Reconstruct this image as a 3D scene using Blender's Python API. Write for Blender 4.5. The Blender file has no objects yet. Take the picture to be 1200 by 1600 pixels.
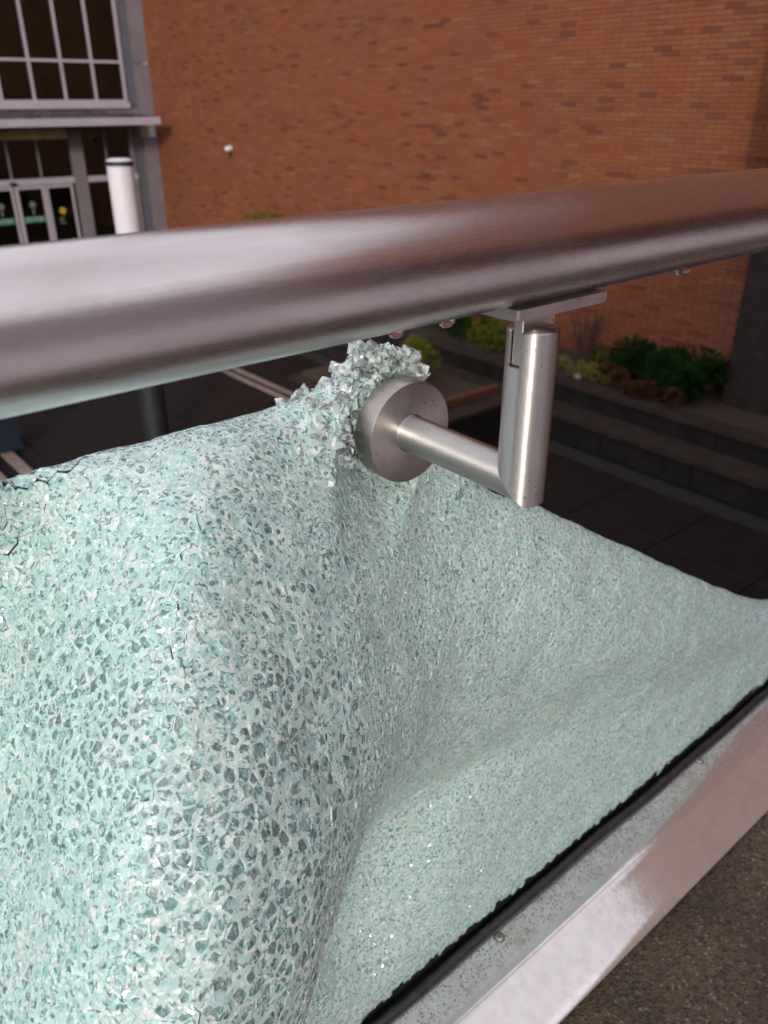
import bpy, bmesh, math, random
import numpy as np
from mathutils import Vector, Matrix, kdtree
from mathutils.geometry import intersect_point_line

R = math.radians
random.seed(7); rng = np.random.default_rng(7)
scn = bpy.context.scene
COL = scn.collection

# ------------------------------------------------------------------ camera, sky, sun, exposure
PITCH, HEAD = R(27.2), R(50)
fwd = Vector((math.cos(PITCH)*math.cos(HEAD), math.cos(PITCH)*math.sin(HEAD), -math.sin(PITCH)))
rgt = Vector((math.sin(HEAD), -math.cos(HEAD), 0)); upv = rgt.cross(fwd)
cam = bpy.data.cameras.new('camera'); camo = bpy.data.objects.new('camera', cam); COL.objects.link(camo)
camo.matrix_world = Matrix(((rgt.x, upv.x, -fwd.x, 0), (rgt.y, upv.y, -fwd.y, 0), (rgt.z, upv.z, -fwd.z, 0), (0, 0, 0, 1)))
cam.sensor_fit = 'VERTICAL'; cam.sensor_height = 36; cam.lens = 36*1263/1600
cam.clip_start = .02; cam.clip_end = 900
cam.dof.use_dof = True; cam.dof.focus_distance = .46; cam.dof.aperture_fstop = 12.5
scn.camera = camo

SUN_EL, SUN_AZ = R(16), math.atan2(-.72, -.69)      # direction towards the sun
w = bpy.data.worlds.new('World'); scn.world = w; w.use_nodes = True
nt = w.node_tree; nt.nodes.clear()
sky = nt.nodes.new('ShaderNodeTexSky'); sky.sky_type = 'NISHITA'; sky.sun_disc = False
sky.sun_elevation = SUN_EL; sky.sun_rotation = math.pi/2 - SUN_AZ
sky.dust_density = 4; sky.air_density = 1.0; sky.ozone_density = 1
hs = nt.nodes.new('ShaderNodeHueSaturation'); hs.inputs['Saturation'].default_value = .22
tc = nt.nodes.new('ShaderNodeTexCoord'); nz = nt.nodes.new('ShaderNodeTexNoise')
nz.inputs['Scale'].default_value = 2.2; nz.inputs['Detail'].default_value = 5
mp = nt.nodes.new('ShaderNodeMapping'); mp.inputs['Scale'].default_value = (1, 1, 2.2)
cr = nt.nodes.new('ShaderNodeMapRange'); cr.inputs[1].default_value = .35; cr.inputs[2].default_value = .7
cr.inputs[3].default_value = .75; cr.inputs[4].default_value = 1.2
mm = nt.nodes.new('ShaderNodeMix'); mm.data_type = 'RGBA'; mm.blend_type = 'MULTIPLY'; mm.inputs[0].default_value = 1
pk = nt.nodes.new('ShaderNodeMix'); pk.data_type = 'RGBA'; pk.blend_type = 'MULTIPLY'; pk.inputs[0].default_value = 1
cl_ = nt.nodes.new('ShaderNodeMix'); cl_.data_type = 'RGBA'; cl_.inputs[0].default_value = .72   # thin bright overcast over the blue
cl_.inputs[7].default_value = (8.1, 8.0, 8.2, 1)
pk.inputs[7].default_value = (1.01, .98, 1.01, 1)
bg = nt.nodes.new('ShaderNodeBackground'); bg.inputs[1].default_value = .15
ow = nt.nodes.new('ShaderNodeOutputWorld')
L = nt.links.new
L(sky.outputs[0], hs.inputs['Color']); L(tc.outputs['Generated'], mp.inputs[0]); L(mp.outputs[0], nz.inputs['Vector'])
L(nz.outputs[0], cr.inputs[0]); L(hs.outputs[0], cl_.inputs[6]); L(cl_.outputs[2], mm.inputs[6]); L(cr.outputs[0], mm.inputs[7])
L(mm.outputs[2], pk.inputs[6]); L(pk.outputs[2], bg.inputs[0]); L(bg.outputs[0], ow.inputs[0])

sl = bpy.data.lights.new('sun', 'SUN'); sl.energy = 1.8; sl.angle = R(6); sl.color = (1, .91, .74)
so = bpy.data.objects.new('sun', sl); COL.objects.link(so)
sd = Vector((math.cos(SUN_EL)*math.cos(SUN_AZ), math.cos(SUN_EL)*math.sin(SUN_AZ), math.sin(SUN_EL)))
so.rotation_euler = sd.to_track_quat('Z', 'Y').to_euler(); so.location = sd*30

vs = scn.view_settings
vs.view_transform = 'Standard'; vs.look = 'None'; vs.gamma = 1; vs.use_curve_mapping = False; vs.exposure = 0.28
scn.cycles.max_bounces = 10; scn.cycles.transparent_max_bounces = 12
scn.cycles.transmission_bounces = 6; scn.cycles.glossy_bounces = 4; scn.cycles.diffuse_bounces = 3
scn.cycles.caustics_reflective = False; scn.cycles.caustics_refractive = True; scn.cycles.sample_clamp_indirect = 4
scn.cycles.use_denoising = True

# ------------------------------------------------------------------ helpers
def tag(o, label=None, cat=None, group=None, kind=None):
    if label: o['label'] = label
    if cat: o['category'] = cat
    if group: o['group'] = group
    if kind: o['kind'] = kind
    return o

def link(name, me, parent=None, mats=(), smooth=False, loc=None):
    o = bpy.data.objects.new(name, me); COL.objects.link(o)
    for m in mats: me.materials.append(m)
    if smooth: me.shade_smooth()
    if parent is not None: o.parent = parent
    if loc is not None: o.location = loc
    return o

def empty(name, loc, label=None, cat=None, group=None, kind=None):
    o = bpy.data.objects.new(name, None); COL.objects.link(o); o.location = loc; o.empty_display_size = .1
    return tag(o, label, cat, group, kind)

def build(name, bm, m, parent=None, smooth=False, bevel=0, seg=1):
    """link a bmesh given in world coordinates as ONE object (parent at any place, unrotated)"""
    if bevel:
        bmesh.ops.bevel(bm, geom=[e for e in bm.edges if e.calc_face_angle(0) > .5], offset=bevel, segments=seg, affect='EDGES')
    if parent is not None: bmesh.ops.translate(bm, verts=bm.verts, vec=-world_loc(parent))
    me = bpy.data.meshes.new(name); bm.to_mesh(me); bm.free()
    return link(name, me, parent, m if isinstance(m, (list, tuple)) else (m,), smooth)

def world_loc(o):
    v = Vector((0, 0, 0))
    while o is not None:
        v += o.location; o = o.parent
    return v

def box(bm, x0, x1, y0, y1, z0, z1):
    vv = [bm.verts.new((x, y, z)) for z in (z0, z1) for y in (y0, y1) for x in (x0, x1)]
    for f in ((0, 2, 3, 1), (4, 5, 7, 6), (0, 1, 5, 4), (2, 6, 7, 3), (0, 4, 6, 2), (1, 3, 7, 5)):
        bm.faces.new([vv[i] for i in f])
    return bm

def B(*a):
    return box(bmesh.new(), *a)

def rings(bm, rs, cap=True):
    """connect rings of world points"""
    vr = [[bm.verts.new(p) for p in r] for r in rs]
    n = len(vr[0])
    for a, b in zip(vr, vr[1:]):
        for i in range(n):
            bm.faces.new((a[i], a[(i+1) % n], b[(i+1) % n], b[i]))
    if cap:
        bm.faces.new(list(reversed(vr[0]))); bm.faces.new(vr[-1])
    return vr

class Mat:
    def __init__(s, name):
        s.m = bpy.data.materials.new(name); s.m.use_nodes = True
        s.t = s.m.node_tree; s.t.nodes.clear()
        s.out = s.t.nodes.new('ShaderNodeOutputMaterial')
    def n(s, typ, props=None, **inp):
        nd = s.t.nodes.new('ShaderNode'+typ)
        for k, v in (props or {}).items(): setattr(nd, k, v)
        for k, v in inp.items():
            key = int(k[1:]) if k[0] == 'i' and k[1:].isdigit() else k.replace('_', ' ')
            s.set(nd.inputs[key], v)
        return nd
    def set(s, sock, v):
        if isinstance(v, bpy.types.NodeSocket): s.t.links.new(v, sock)
        elif isinstance(v, bpy.types.Node): s.t.links.new(v.outputs[0], sock)
        else:
            if hasattr(sock.default_value, '__len__') and not hasattr(v, '__len__'): v = [v]*3
            if hasattr(sock.default_value, '__len__') and len(sock.default_value) == 4 and len(v) == 3: v = (*v, 1)
            sock.default_value = v
    def surf(s, nd): s.t.links.new(nd.outputs[0], s.out.inputs[0]); return s.m
    def coord(s, which='Object', scale=(1, 1, 1), rot=(0, 0, 0)):
        tc = s.n('TexCoord')
        return s.n('Mapping', i0=tc.outputs[which], i3=scale, i2=rot)
    def noise(s, vec, scale, detail=3, rough=.5, dist=0):
        return s.n('TexNoise', Vector=vec, Scale=scale, Detail=detail, Roughness=rough, Distortion=dist)
    def rng(s, v, a, b, c=0, d=1):
        return s.n('MapRange', i0=v, i1=a, i2=b, i3=c, i4=d)
    def mix(s, f, a, b, mode='MIX'):
        nd = s.t.nodes.new('ShaderNodeMix'); nd.data_type = 'RGBA'; nd.blend_type = mode
        s.set(nd.inputs[0], f); s.set(nd.inputs[6], a); s.set(nd.inputs[7], b)
        return nd.outputs[2]
    def math(s, op, a, b=0):
        return s.n('Math', {'operation': op}, i0=a, i1=b)
    def bump(s, h, strength=.3, dist=.01, normal=None):
        nd = s.n('Bump', Height=h, Strength=strength, Distance=dist)
        if normal is not None: s.set(nd.inputs['Normal'], normal)
        return nd
    def pbr(s, **k):
        return s.n('BsdfPrincipled', **k)

def simple(name, col, rough=.6, metal=0, var=.25, scale=8, bumps=.15, bd=.01, coord='Object', spec=.5):
    a = Mat(name); v = a.coord(coord)
    nn = a.noise(v, scale, 5, .6)
    c = a.mix(a.rng(nn, .3, .7), [x*(1-var) for x in col], [min(1, x*(1+var)) for x in col])
    p = a.pbr(Base_Color=c, Roughness=rough, Metallic=metal, Specular_IOR_Level=spec)
    if bumps: a.set(p.inputs['Normal'], a.bump(a.noise(v, scale*4, 4), bumps, bd))
    return a.surf(p)

# ------------------------------------------------------------------ materials
def steel(name, axis='Z', line=(1, 1, .02), rough=.24, aniso=.6, rot=0.0, base=(.54, .525, .51), lines=900, spots=True, seed=0, sb=.10, lb=.30):
    a = Mat(name); v = a.coord('Object')
    tg = a.n('Tangent', {'direction_type': 'RADIAL', 'axis': axis})
    ml = a.n('Mapping', i0=a.n('TexCoord').outputs['Object'], i3=line, i1=(seed, seed, seed))
    ln = a.noise(ml, lines, 3, .7)
    big = a.noise(v, 38, 4, .6, .6)
    smear = a.noise(a.n('Mapping', i0=a.n('TexCoord').outputs['Object'], i3=(1, 1, .5)), 14, 5, .65, 1.2)
    sp = a.n('TexVoronoi', Vector=v, Scale=260)
    spot = a.rng(sp.outputs['Distance'], .10, .2, 1, 0)
    gate = a.rng(a.noise(v, 30, 2), .52, .60)
    dirt = a.math('MULTIPLY', spot, gate)
    c = a.mix(a.rng(smear, .42, .68), base, [b*.80 for b in base])
    c = a.mix(a.rng(ln, .35, .65, 0, .16), c, [b*.6 for b in base])
    c = a.mix(a.math('MULTIPLY', dirt, .75 if spots else .0), c, (.10, .075, .06))
    r = a.math('ADD', a.rng(ln, .3, .7, rough-.03, rough+.05), a.rng(smear, .4, .7, -.03, .08))
    b1 = a.bump(ln, lb, .0003)
    b2 = a.bump(smear, sb, .004, b1)
    p = a.pbr(Base_Color=c, Roughness=r, Metallic=1.0, Anisotropic=aniso, Anisotropic_Rotation=rot, Tangent=tg, Normal=b2)
    return a.surf(p)

M = {}
M['rail'] = steel('brushed_rail_steel', 'Z', (1, 1, .012), .25, .3, .0, lines=2600, spots=False, base=(.60, .555, .565), sb=.03, lb=.12)
M['tube'] = steel('brushed_tube_steel', 'Z', (.03, .03, 1), .40, .9, .25, lines=2600, seed=3)
M['arm'] = steel('brushed_arm_steel', 'Z', (.03, .03, 1), .40, .9, .25, lines=2600, seed=5)
M['disc'] = steel('turned_disc_steel', 'Z', (.05, .05, 1), .34, .6, .25, lines=1800, base=(.46, .435, .42), seed=9)
M['plate'] = steel('saddle_steel', 'X', (.1, 1, 1), .34, .2, 0, lines=700, base=(.50, .44, .43), seed=11)

def brick_mat(name, source):
    a = Mat(name); v = a.coord('Object')
    if source == 'attr': t = a.n('Attribute', {'attribute_name': 'tint'}).outputs['Fac']
    else: t = a.n('ObjectInfo').outputs['Random']
    rp = a.n('ValToRGB', i0=t)
    e = rp.color_ramp.elements
    stops = [(0, (.095, .022, .013)), (.055, (.125, .030, .016)), (.085, (.185, .046, .017)), (.45, (.202, .056, .019)), (.7, (.212, .070, .024)), (.9, (.196, .051, .018)), (1, (.225, .098, .045))]
    e[0].position = 0; e[0].color = (*stops[0][1], 1); e[1].position = 1; e[1].color = (*stops[-1][1], 1)
    for ps, c in stops[1:-1]:
        x = e.new(ps); x.color = (*c, 1)
    c = a.mix(a.rng(a.noise(v, 60, 4), .3, .7, 0, .35), rp.outputs[0], (.12, .04, .02))
    tc2 = a.n('NewGeometry')
    patch = a.noise(tc2.outputs['Position'], .9, 3)
    c = a.mix(a.rng(patch, .4, .7, 0, .3), c, (.14, .055, .042))
    p = a.pbr(Base_Color=c, Roughness=.85, Normal=a.bump(a.noise(v, 90, 4), .4, .004))
    return a.surf(p)
M['brick'] = brick_mat('fired_brick', 'attr'); M['brick_one'] = brick_mat('fired_brick_single', 'obj')

def brick_far():
    a = Mat('brick_masonry_far')
    tc = a.n('TexCoord'); sx = a.n('SeparateXYZ', Vector=tc.outputs['Object'])
    cb = a.n('CombineXYZ', X=sx.outputs[1], Y=sx.outputs[2])
    br = a.n('TexBrick', Vector=cb, Scale=1, Brick_Width=.30, Row_Height=.0677, Mortar_Size=.004, Color1=(.17, .052, .021, 1), Color2=(.14, .038, .017, 1), Mortar=(.14, .055, .035, 1))
    p = a.pbr(Base_Color=br.outputs[0], Roughness=.88, Normal=a.bump(br.outputs[1], -.4, .006))
    return a.surf(p)
M['brick_far'] = brick_far()
M['mortar'] = simple('mortar', (.125, .046, .024), .9, scale=30)

def concrete(name, c0, c1, c2, scale=1.0, bs=.6):
    a = Mat(name); v = a.coord('Object', (scale,)*3)
    vo = a.n('TexVoronoi', Vector=v, Scale=330)
    g = a.noise(v, 110, 6, .75)
    big = a.noise(v, 6, 4)
    ag = a.n('SeparateColor', Color=vo.outputs['Color'])
    c = a.mix(a.rng(g, .35, .68), c0, c1)
    c = a.mix(a.rng(ag.outputs[0], .55, 1, 0, .75), c, c2)
    c = a.mix(a.rng(ag.outputs[1], .80, .83, 0, .85), c, (.018, .016, .018))
    c = a.mix(a.rng(ag.outputs[2], .95, .97, 0, .6), c, (.30, .24, .19))
    c = a.mix(a.rng(big, .4, .62, 0, .5), c, [x*.45 for x in c0])
    h = a.math('ADD', vo.outputs['Distance'], g)
    p = a.pbr(Base_Color=c, Roughness=.75, Normal=a.bump(h, bs, .0025))
    return a.surf(p)
M['ledge'] = concrete('exposed_aggregate_concrete', (.050, .031, .019), (.108, .070, .045), (.155, .102, .068))
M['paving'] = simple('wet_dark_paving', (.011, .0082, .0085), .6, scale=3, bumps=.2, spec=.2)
M['joint'] = simple('paving_joint', (.010, .008, .008), .9)
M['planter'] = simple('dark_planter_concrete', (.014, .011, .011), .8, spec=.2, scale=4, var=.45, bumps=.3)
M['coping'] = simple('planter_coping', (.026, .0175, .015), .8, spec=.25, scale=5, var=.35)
M['orange'] = simple('orange_brick_edging', (.10, .028, .015), .8, scale=20)
M['soil'] = simple('soil', (.035, .022, .014), .95, scale=20, bumps=.8)
M['band'] = simple('pale_kerb_stone', (.20, .155, .145), .6, scale=6)
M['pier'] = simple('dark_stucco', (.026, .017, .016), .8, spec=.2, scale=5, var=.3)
M['frame'] = simple('pale_metal_frame', (.30, .27, .32), .5, scale=3, var=.06, bumps=0)
M['panel'] = simple('grey_metal_panel', (.14, .118, .138), .55, scale=2, var=.12, bumps=0)
M['panel2'] = simple('slate_metal_panel', (.075, .078, .10), .5, scale=2, var=.12, bumps=0)
M['white'] = simple('white_painted_metal', (.58, .54, .60), .45, scale=3, var=.06, bumps=0)
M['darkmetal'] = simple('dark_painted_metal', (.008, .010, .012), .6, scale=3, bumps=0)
M['navy'] = simple('navy_plastic', (.006, .009, .022), .5, scale=3, bumps=0)
M['roofing'] = simple('canopy_gravel', (.055, .042, .048), .9, scale=5, var=.7, bumps=.8, bd=.05)
M['interior'] = simple('dim_interior', (.42, .33, .19), .9, scale=1, var=.5, bumps=0)
M['green'] = simple('green_decal', (.012, .10, .05), .5, var=.05, bumps=0)
M['decalwhite'] = simple('white_decal', (.30, .36, .33), .5, var=.05, bumps=0)
M['faint'] = simple('frosted_decal', (.16, .19, .18), .5, var=.1, bumps=0)
M['yellow'] = simple('yellow_decal', (.36, .22, .02), .5, var=.05, bumps=0)
M['blind'] = simple('olive_blind', (.17, .16, .05), .8, var=.35, scale=2.5, bumps=0)
M['bark'] = simple('twig_bark', (.06, .032, .022), .9, scale=40)

def glass_pane(name, tint, rough=.03):
    a = Mat(name)
    tr = a.n('BsdfTransparent', Color=tint)
    gl = a.n('BsdfGlossy', Color=(1, 1, 1, 1), Roughness=rough)
    fr = a.n('Fresnel', IOR=1.5)
    mx = a.n('MixShader', i0=fr, i1=tr, i2=gl)
    return a.surf(mx)
M['pane'] = glass_pane('tinted_window_glass', (.42, .38, .30, 1))

def leafmat(name, a0, a1):
    a = Mat(name); g = a.n('NewGeometry')
    c = a.mix(a.n('ObjectInfo').outputs['Random'], a0, a1)
    c = a.mix(a.rng(a.noise(g.outputs['Position'], 9, 4), .35, .65), a0, a1)
    c = a.mix(a.rng(g.outputs['Random Per Island'], 0, 1, 0, .5), c, [x*1.7 for x in a1])
    d = a.n('BsdfDiffuse', Color=c); t = a.n('BsdfTranslucent', Color=c)
    return a.surf(a.n('MixShader', i0=.3, i1=d, i2=t))
M['leaf'] = leafmat('dark_green_leaf', (.006, .018, .005), (.017, .044, .010))
M['leafy'] = leafmat('yellow_green_leaf', (.13, .12, .028), (.23, .22, .06))
M['leafo'] = leafmat('olive_leaf', (.035, .045, .008), (.11, .12, .022))
M['leafb'] = leafmat('dry_brown_leaf', (.045, .021, .011), (.10, .050, .025))

# ---- broken glass
def facets(a, pos, scale, amt):
    """tiny conchoidal facets: one random normal per cell of fine relief"""
    ge = a.n('NewGeometry')
    vo = a.n('TexVoronoi', Vector=pos, Scale=scale)
    off = a.n('VectorMath', {'operation': 'SUBTRACT'}, i0=vo.outputs['Color'], i1=(.5, .5, .5))
    sc = a.n('VectorMath', {'operation': 'SCALE'}, i0=off, Scale=amt)
    ad = a.n('VectorMath', {'operation': 'ADD'}, i0=ge.outputs['Normal'], i1=sc)
    return a.n('VectorMath', {'operation': 'NORMALIZE'}, i0=ad).outputs[0], vo
def hairlines(a, pos, c, k=1.0):
    """curved hackle lines inside the broken glass: thin dark and thin bright ones"""
    for rot, scl, wd, col, amt in (((.3, .2, .5), 210, .020, (.07, .15, .16), .62), ((.9, .1, 1.4), 170, .022, (.86, .95, .94), .8), ((.1, .6, 2.2), 260, .016, (.10, .20, .21), .5)):
        nn = a.noise(a.n('Mapping', i0=pos, i3=(1.9, 1.9, .7), i2=rot), scl, 2, .55, 1.6)
        d = a.math('ABSOLUTE', a.math('SUBTRACT', nn, .5))
        gate = a.rng(a.noise(pos, 90+scl*.2, 1), .47, .56)
        c = a.mix(a.math('MULTIPLY', a.math('MULTIPLY', a.rng(d, wd*.4, wd, 1, 0), gate), amt*k), c, col)
    return c
def fracture_mat(name, c0, c1, trans=.16, gls=.08):
    """rough fracture faces of tempered glass: pale aqua, scattering, sparkling"""
    a = Mat(name); g = a.n('NewGeometry'); pos = g.outputs['Position']
    isl = g.outputs['Random Per Island']
    wob = a.noise(pos, 150, 2)
    wp = a.n('VectorMath', {'operation': 'MULTIPLY_ADD'}, i0=wob.outputs['Color'], i1=(.010,)*3, i2=pos)
    streak = a.noise(a.n('Mapping', i0=wp, i3=(2.4, 2.4, .6), i2=(.3, .2, .5)), 300, 3, .65, .8)
    big = a.noise(pos, 22, 3)
    nf, vo = facets(a, wp, 560, .95)
    fc = a.n('SeparateColor', Color=vo.outputs['Color'])
    c = a.mix(a.rng(streak, .34, .66), c0, c1)
    c = a.mix(a.rng(isl, 0, 1, 0, .40), c, [x*.62 for x in c0])
    c = a.mix(a.rng(fc.outputs[0], .80, .84, 0, .78), c, (.06, .13, .14))  # dark and white facets: sparkle of the glass painted into the colour
    c = a.mix(a.rng(fc.outputs[1], .78, .82, 0, .85), c, (.90, .97, .97))
    c = a.mix(a.rng(big, .4, .65, 0, .25), c, (.56, .66, .64))
    c = hairlines(a, wp, c)
    d = a.n('BsdfDiffuse', Color=c); t = a.n('BsdfTranslucent', Color=c)
    m1 = a.n('MixShader', i0=trans, i1=d, i2=t)
    gl = a.n('BsdfGlossy', Color=(1, 1, 1, 1), Roughness=.06, Normal=nf)
    fr = a.math('MINIMUM', a.math('ADD', a.math('MULTIPLY', a.n('Fresnel', IOR=1.5), 1.6), gls), .32)
    return a.surf(a.n('MixShader', i0=fr, i1=m1, i2=gl))
M['fracture'] = fracture_mat('glass_fracture_face', (.21, .56, .585), (.50, .82, .83))
def window_mat():
    """the original skin of the pane on each die: clear, with hazy patches and hairline cracks"""
    a = Mat('glass_skin_face'); g = a.n('NewGeometry'); pos = g.outputs['Position']
    isl = g.outputs['Random Per Island']
    warp = a.noise(pos, 160, 2)
    wv = a.n('VectorMath', {'operation': 'MULTIPLY_ADD'}, i0=warp.outputs['Color'], i1=(.006,)*3, i2=pos)
    vo = a.n('TexVoronoi', {'feature': 'DISTANCE_TO_EDGE'}, Vector=wv, Scale=75)
    crack = a.rng(vo.outputs['Distance'], .02, .07, .9, 0)
    st = a.noise(a.n('Mapping', i0=wv, i3=(2.2, 2.2, .6), i2=(.3, .2, .5)), 260, 2, .6, 1.0)
    sx = a.n('SeparateXYZ', Vector=pos)
    side = a.n('MapRange', i0=a.math('ADD', sx.outputs[0], a.math('MULTIPLY', a.noise(pos, 30, 2), .10)), i1=.20, i2=.32, i3=0, i4=.30)   # the far half is crushed finer
    nzz = a.math('MULTIPLY', a.noise(pos, 34, 2), .09)
    top = a.n('MapRange', i0=a.math('ADD', sx.outputs[2], nzz), i1=-.225, i2=-.155, i3=0, i4=.24)
    lft = a.n('MapRange', i0=a.math('ADD', sx.outputs[0], nzz), i1=.125, i2=.080, i3=0, i4=.20)
    side = a.math('MAXIMUM', side, a.math('MAXIMUM', top, lft))
    thr = a.math('SUBTRACT', a.rng(isl, 0, 1, .80, .44), side)              # each die has its own share of haze
    haze = a.n('MapRange', i0=a.math('SUBTRACT', st, thr), i1=-.07, i2=.06, i3=0, i4=1)
    hz = a.rng(a.math('MAXIMUM', crack, haze), 0, 1, .30, .93)
    nf, v2 = facets(a, wv, 330, .42)
    fc = a.n('SeparateColor', Color=v2.outputs['Color'])
    tr = a.n('BsdfTransparent', Color=(.84, .92, .91, 1))
    c = a.mix(a.rng(a.noise(pos, 600, 3), .3, .7), (.27, .59, .605), (.60, .86, .865))
    v3 = a.n('TexVoronoi', Vector=wv, Scale=520)
    f3 = a.n('SeparateColor', Color=v3.outputs['Color'])
    c = a.mix(a.rng(f3.outputs[0], .80, .84, 0, .8), c, (.07, .15, .16))  # glints painted into the haze colour as dark and white facets
    c = a.mix(a.rng(f3.outputs[1], .76, .80, 0, .85), c, (.90, .97, .97))
    c = hairlines(a, wv, c, .9)
    df = a.n('MixShader', i0=.28, i1=a.n('BsdfDiffuse', Color=c), i2=a.n('BsdfTranslucent', Color=[min(1, x*1.3) for x in (.62, .80, .81)]))
    m1 = a.n('MixShader', i0=hz, i1=tr, i2=df)
    gl = a.n('BsdfGlossy', Color=(1, 1, 1, 1), Roughness=.04, Normal=nf)
    fr = a.math('ADD', a.n('Fresnel', IOR=1.5), .02)
    return a.surf(a.n('MixShader', i0=fr, i1=m1, i2=gl))
M['crackline'] = fracture_mat('crack_line_face', (.43, .77, .775), (.72, .93, .925), .25, .01)
M['skin'] = window_mat()
def interlayer_mat():
    a = Mat('laminate_interlayer'); g = a.n('NewGeometry'); pos = g.outputs['Position']
    vo = a.n('TexVoronoi', {'feature': 'DISTANCE_TO_EDGE'}, Vector=pos, Scale=130)
    e = a.rng(vo.outputs['Distance'], .03, .16, 1, 0)
    v2 = a.n('TexVoronoi', Vector=pos, Scale=130)
    cc = a.n('SeparateColor', Color=v2.outputs['Color'])
    c = a.mix(a.rng(cc.outputs[0], .0, 1), (.30, .38, .41), (.54, .62, .65))
    c = a.mix(a.rng(cc.outputs[1], .72, .75, 0, .8), c, (.40, .50, .49))
    c = a.mix(a.math('MULTIPLY', e, .7), c, (.46, .60, .585))
    p = a.pbr(Base_Color=c, Roughness=.3, Normal=a.bump(vo.outputs['Distance'], .5, .002))
    return a.surf(a.n('MixShader', i0=.35, i1=p, i2=a.n('BsdfTranslucent', Color=(.6, .75, .73, 1))))
M['interlayer'] = interlayer_mat()
def bed_mat():
    """the clear bottom of a die lying on the plastic interlayer"""
    a = Mat('clear_die_bed'); g = a.n('NewGeometry'); pos = g.outputs['Position']
    c = a.mix(g.outputs['Random Per Island'], (.34, .43, .49), (.62, .70, .76))
    vo = a.n('TexVoronoi', {'feature': 'DISTANCE_TO_EDGE'}, Vector=pos, Scale=170)
    c = a.mix(a.rng(vo.outputs['Distance'], .02, .07, .75, 0), c, (.60, .76, .76))
    return a.surf(a.pbr(Base_Color=c, Roughness=.12, Normal=a.bump(a.noise(pos, 260, 2), .4, .002)))
M['clearbed'] = bed_mat()
def chunk_mat():
    """loose icy crumbs: part clear glass, part white fracture faces, glittering"""
    a = Mat('clear_glass_chunk'); g = a.n('NewGeometry'); pos = g.outputs['Position']
    nf, vo = facets(a, pos, 330, .8)
    fc = a.n('SeparateColor', Color=vo.outputs['Color'])
    gls = a.n('BsdfGlass', Color=(.96, .99, .985, 1), Roughness=.01, IOR=1.5, Normal=nf)
    c = a.mix(fc.outputs[2], (.58, .78, .79), (.90, .97, .98))
    c = a.mix(a.rng(fc.outputs[0], .84, .88, 0, .75), c, (.12, .17, .19))
    c = hairlines(a, pos, c)
    dd = a.n('MixShader', i0=.35, i1=a.n('BsdfDiffuse', Color=c), i2=a.n('BsdfTranslucent', Color=c))
    m = a.n('MixShader', i0=a.rng(fc.outputs[1], .2, .4, .30, .92), i1=gls, i2=dd)
    sp = a.n('BsdfGlossy', Color=(1, 1, 1, 1), Roughness=.05, Normal=nf)
    return a.surf(a.n('MixShader', i0=a.math('ADD', a.n('Fresnel', IOR=1.5), .12), i1=m, i2=sp))
M['chunk'] = chunk_mat()
def film_mat():
    a = Mat('crumpled_plastic_film'); g = a.n('NewGeometry'); pos = g.outputs['Position']
    nn = a.noise(pos, 120, 4, .6, 1.2)
    c = a.mix(a.rng(nn, .35, .65), (.28, .28, .33), (.66, .66, .71))
    nb = a.bump(a.noise(pos, 240, 3, .6, 1.5), .9, .004)
    p = a.pbr(Base_Color=c, Roughness=.10, Specular_IOR_Level=.9, Normal=nb)
    return a.surf(a.n('MixShader', i0=a.rng(nn, .4, .6, .15, .6), i1=p, i2=a.n('BsdfGlass', Color=(.85, .82, .9, 1), Roughness=.03, IOR=1.48, Normal=nb)))
M['film'] = film_mat()
def rubber():
    a = Mat('black_rubber'); v = a.coord('Object')
    nn = a.noise(v, 160, 4)
    return a.surf(a.pbr(Base_Color=a.mix(a.rng(nn, .45, .7), (.010, .011, .016), (.030, .025, .024)), Roughness=.42, Normal=a.bump(nn, .2, .001)))
M['rubber'] = rubber()
def channel_mat():
    a = Mat('satin_aluminium'); g = a.n('NewGeometry'); pos = g.outputs['Position']
    sx = a.n('SeparateXYZ', Vector=pos)
    fine = a.noise(pos, 420, 4, .7); mid = a.noise(pos, 60, 4, .65)
    near = a.rng(sx.outputs[1], .322, .362)            # moss and rust collect along the gasket
    low = a.rng(sx.outputs[1], .298, .272)             # and thinly along the outer lip
    m = a.math('MULTIPLY', a.rng(a.math('ADD', fine, a.math('MULTIPLY', a.math('SUBTRACT', mid, .5), .9)),   .57, .63),
               a.math('GREATER_THAN', a.math('ADD', near, a.math('MULTIPLY', mid, .9)), .82))
    vd = a.n('TexVoronoi', Vector=a.n('VectorMath', {'operation': 'MULTIPLY_ADD'}, i0=a.noise(pos, 300, 2).outputs['Color'], i1=(.004,)*3, i2=pos), Scale=260)
    dots = a.math('MULTIPLY', a.rng(vd.outputs['Distance'], .24, .34, 1, 0), a.math('GREATER_THAN', a.math('ADD', near, a.math('MULTIPLY', a.noise(pos, 150, 3), .8)), .80))
    m = a.math('MAXIMUM', a.math('MULTIPLY', m, .45), dots)
    m2 = a.math('MULTIPLY', a.rng(fine, .66, .72), low)
    col = a.mix(a.rng(mid, .4, .7), (.68, .655, .665), (.60, .575, .585))
    dirt = a.math('MAXIMUM', a.math('MULTIPLY', m, .85), a.math('MULTIPLY', m2, .5))
    c = a.mix(dirt, col, (.085, .050, .030))
    met = a.math('SUBTRACT', 1.0, dirt)
    r = a.math('ADD', a.rng(mid, .3, .7, .07, .12), a.math('MULTIPLY', dirt, .5))
    return a.surf(a.pbr(Base_Color=c, Metallic=a.math('MULTIPLY', met,   .74), Roughness=r, Normal=a.bump(mid, .03, .003)))
M['channel'] = channel_mat()
M['screw'] = simple('tarnished_screw', (.45, .42, .40), .3, .9, scale=300)
M['screwdark'] = simple('screw_recess_grime', (.02, .016, .012), .8, scale=300)
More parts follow.
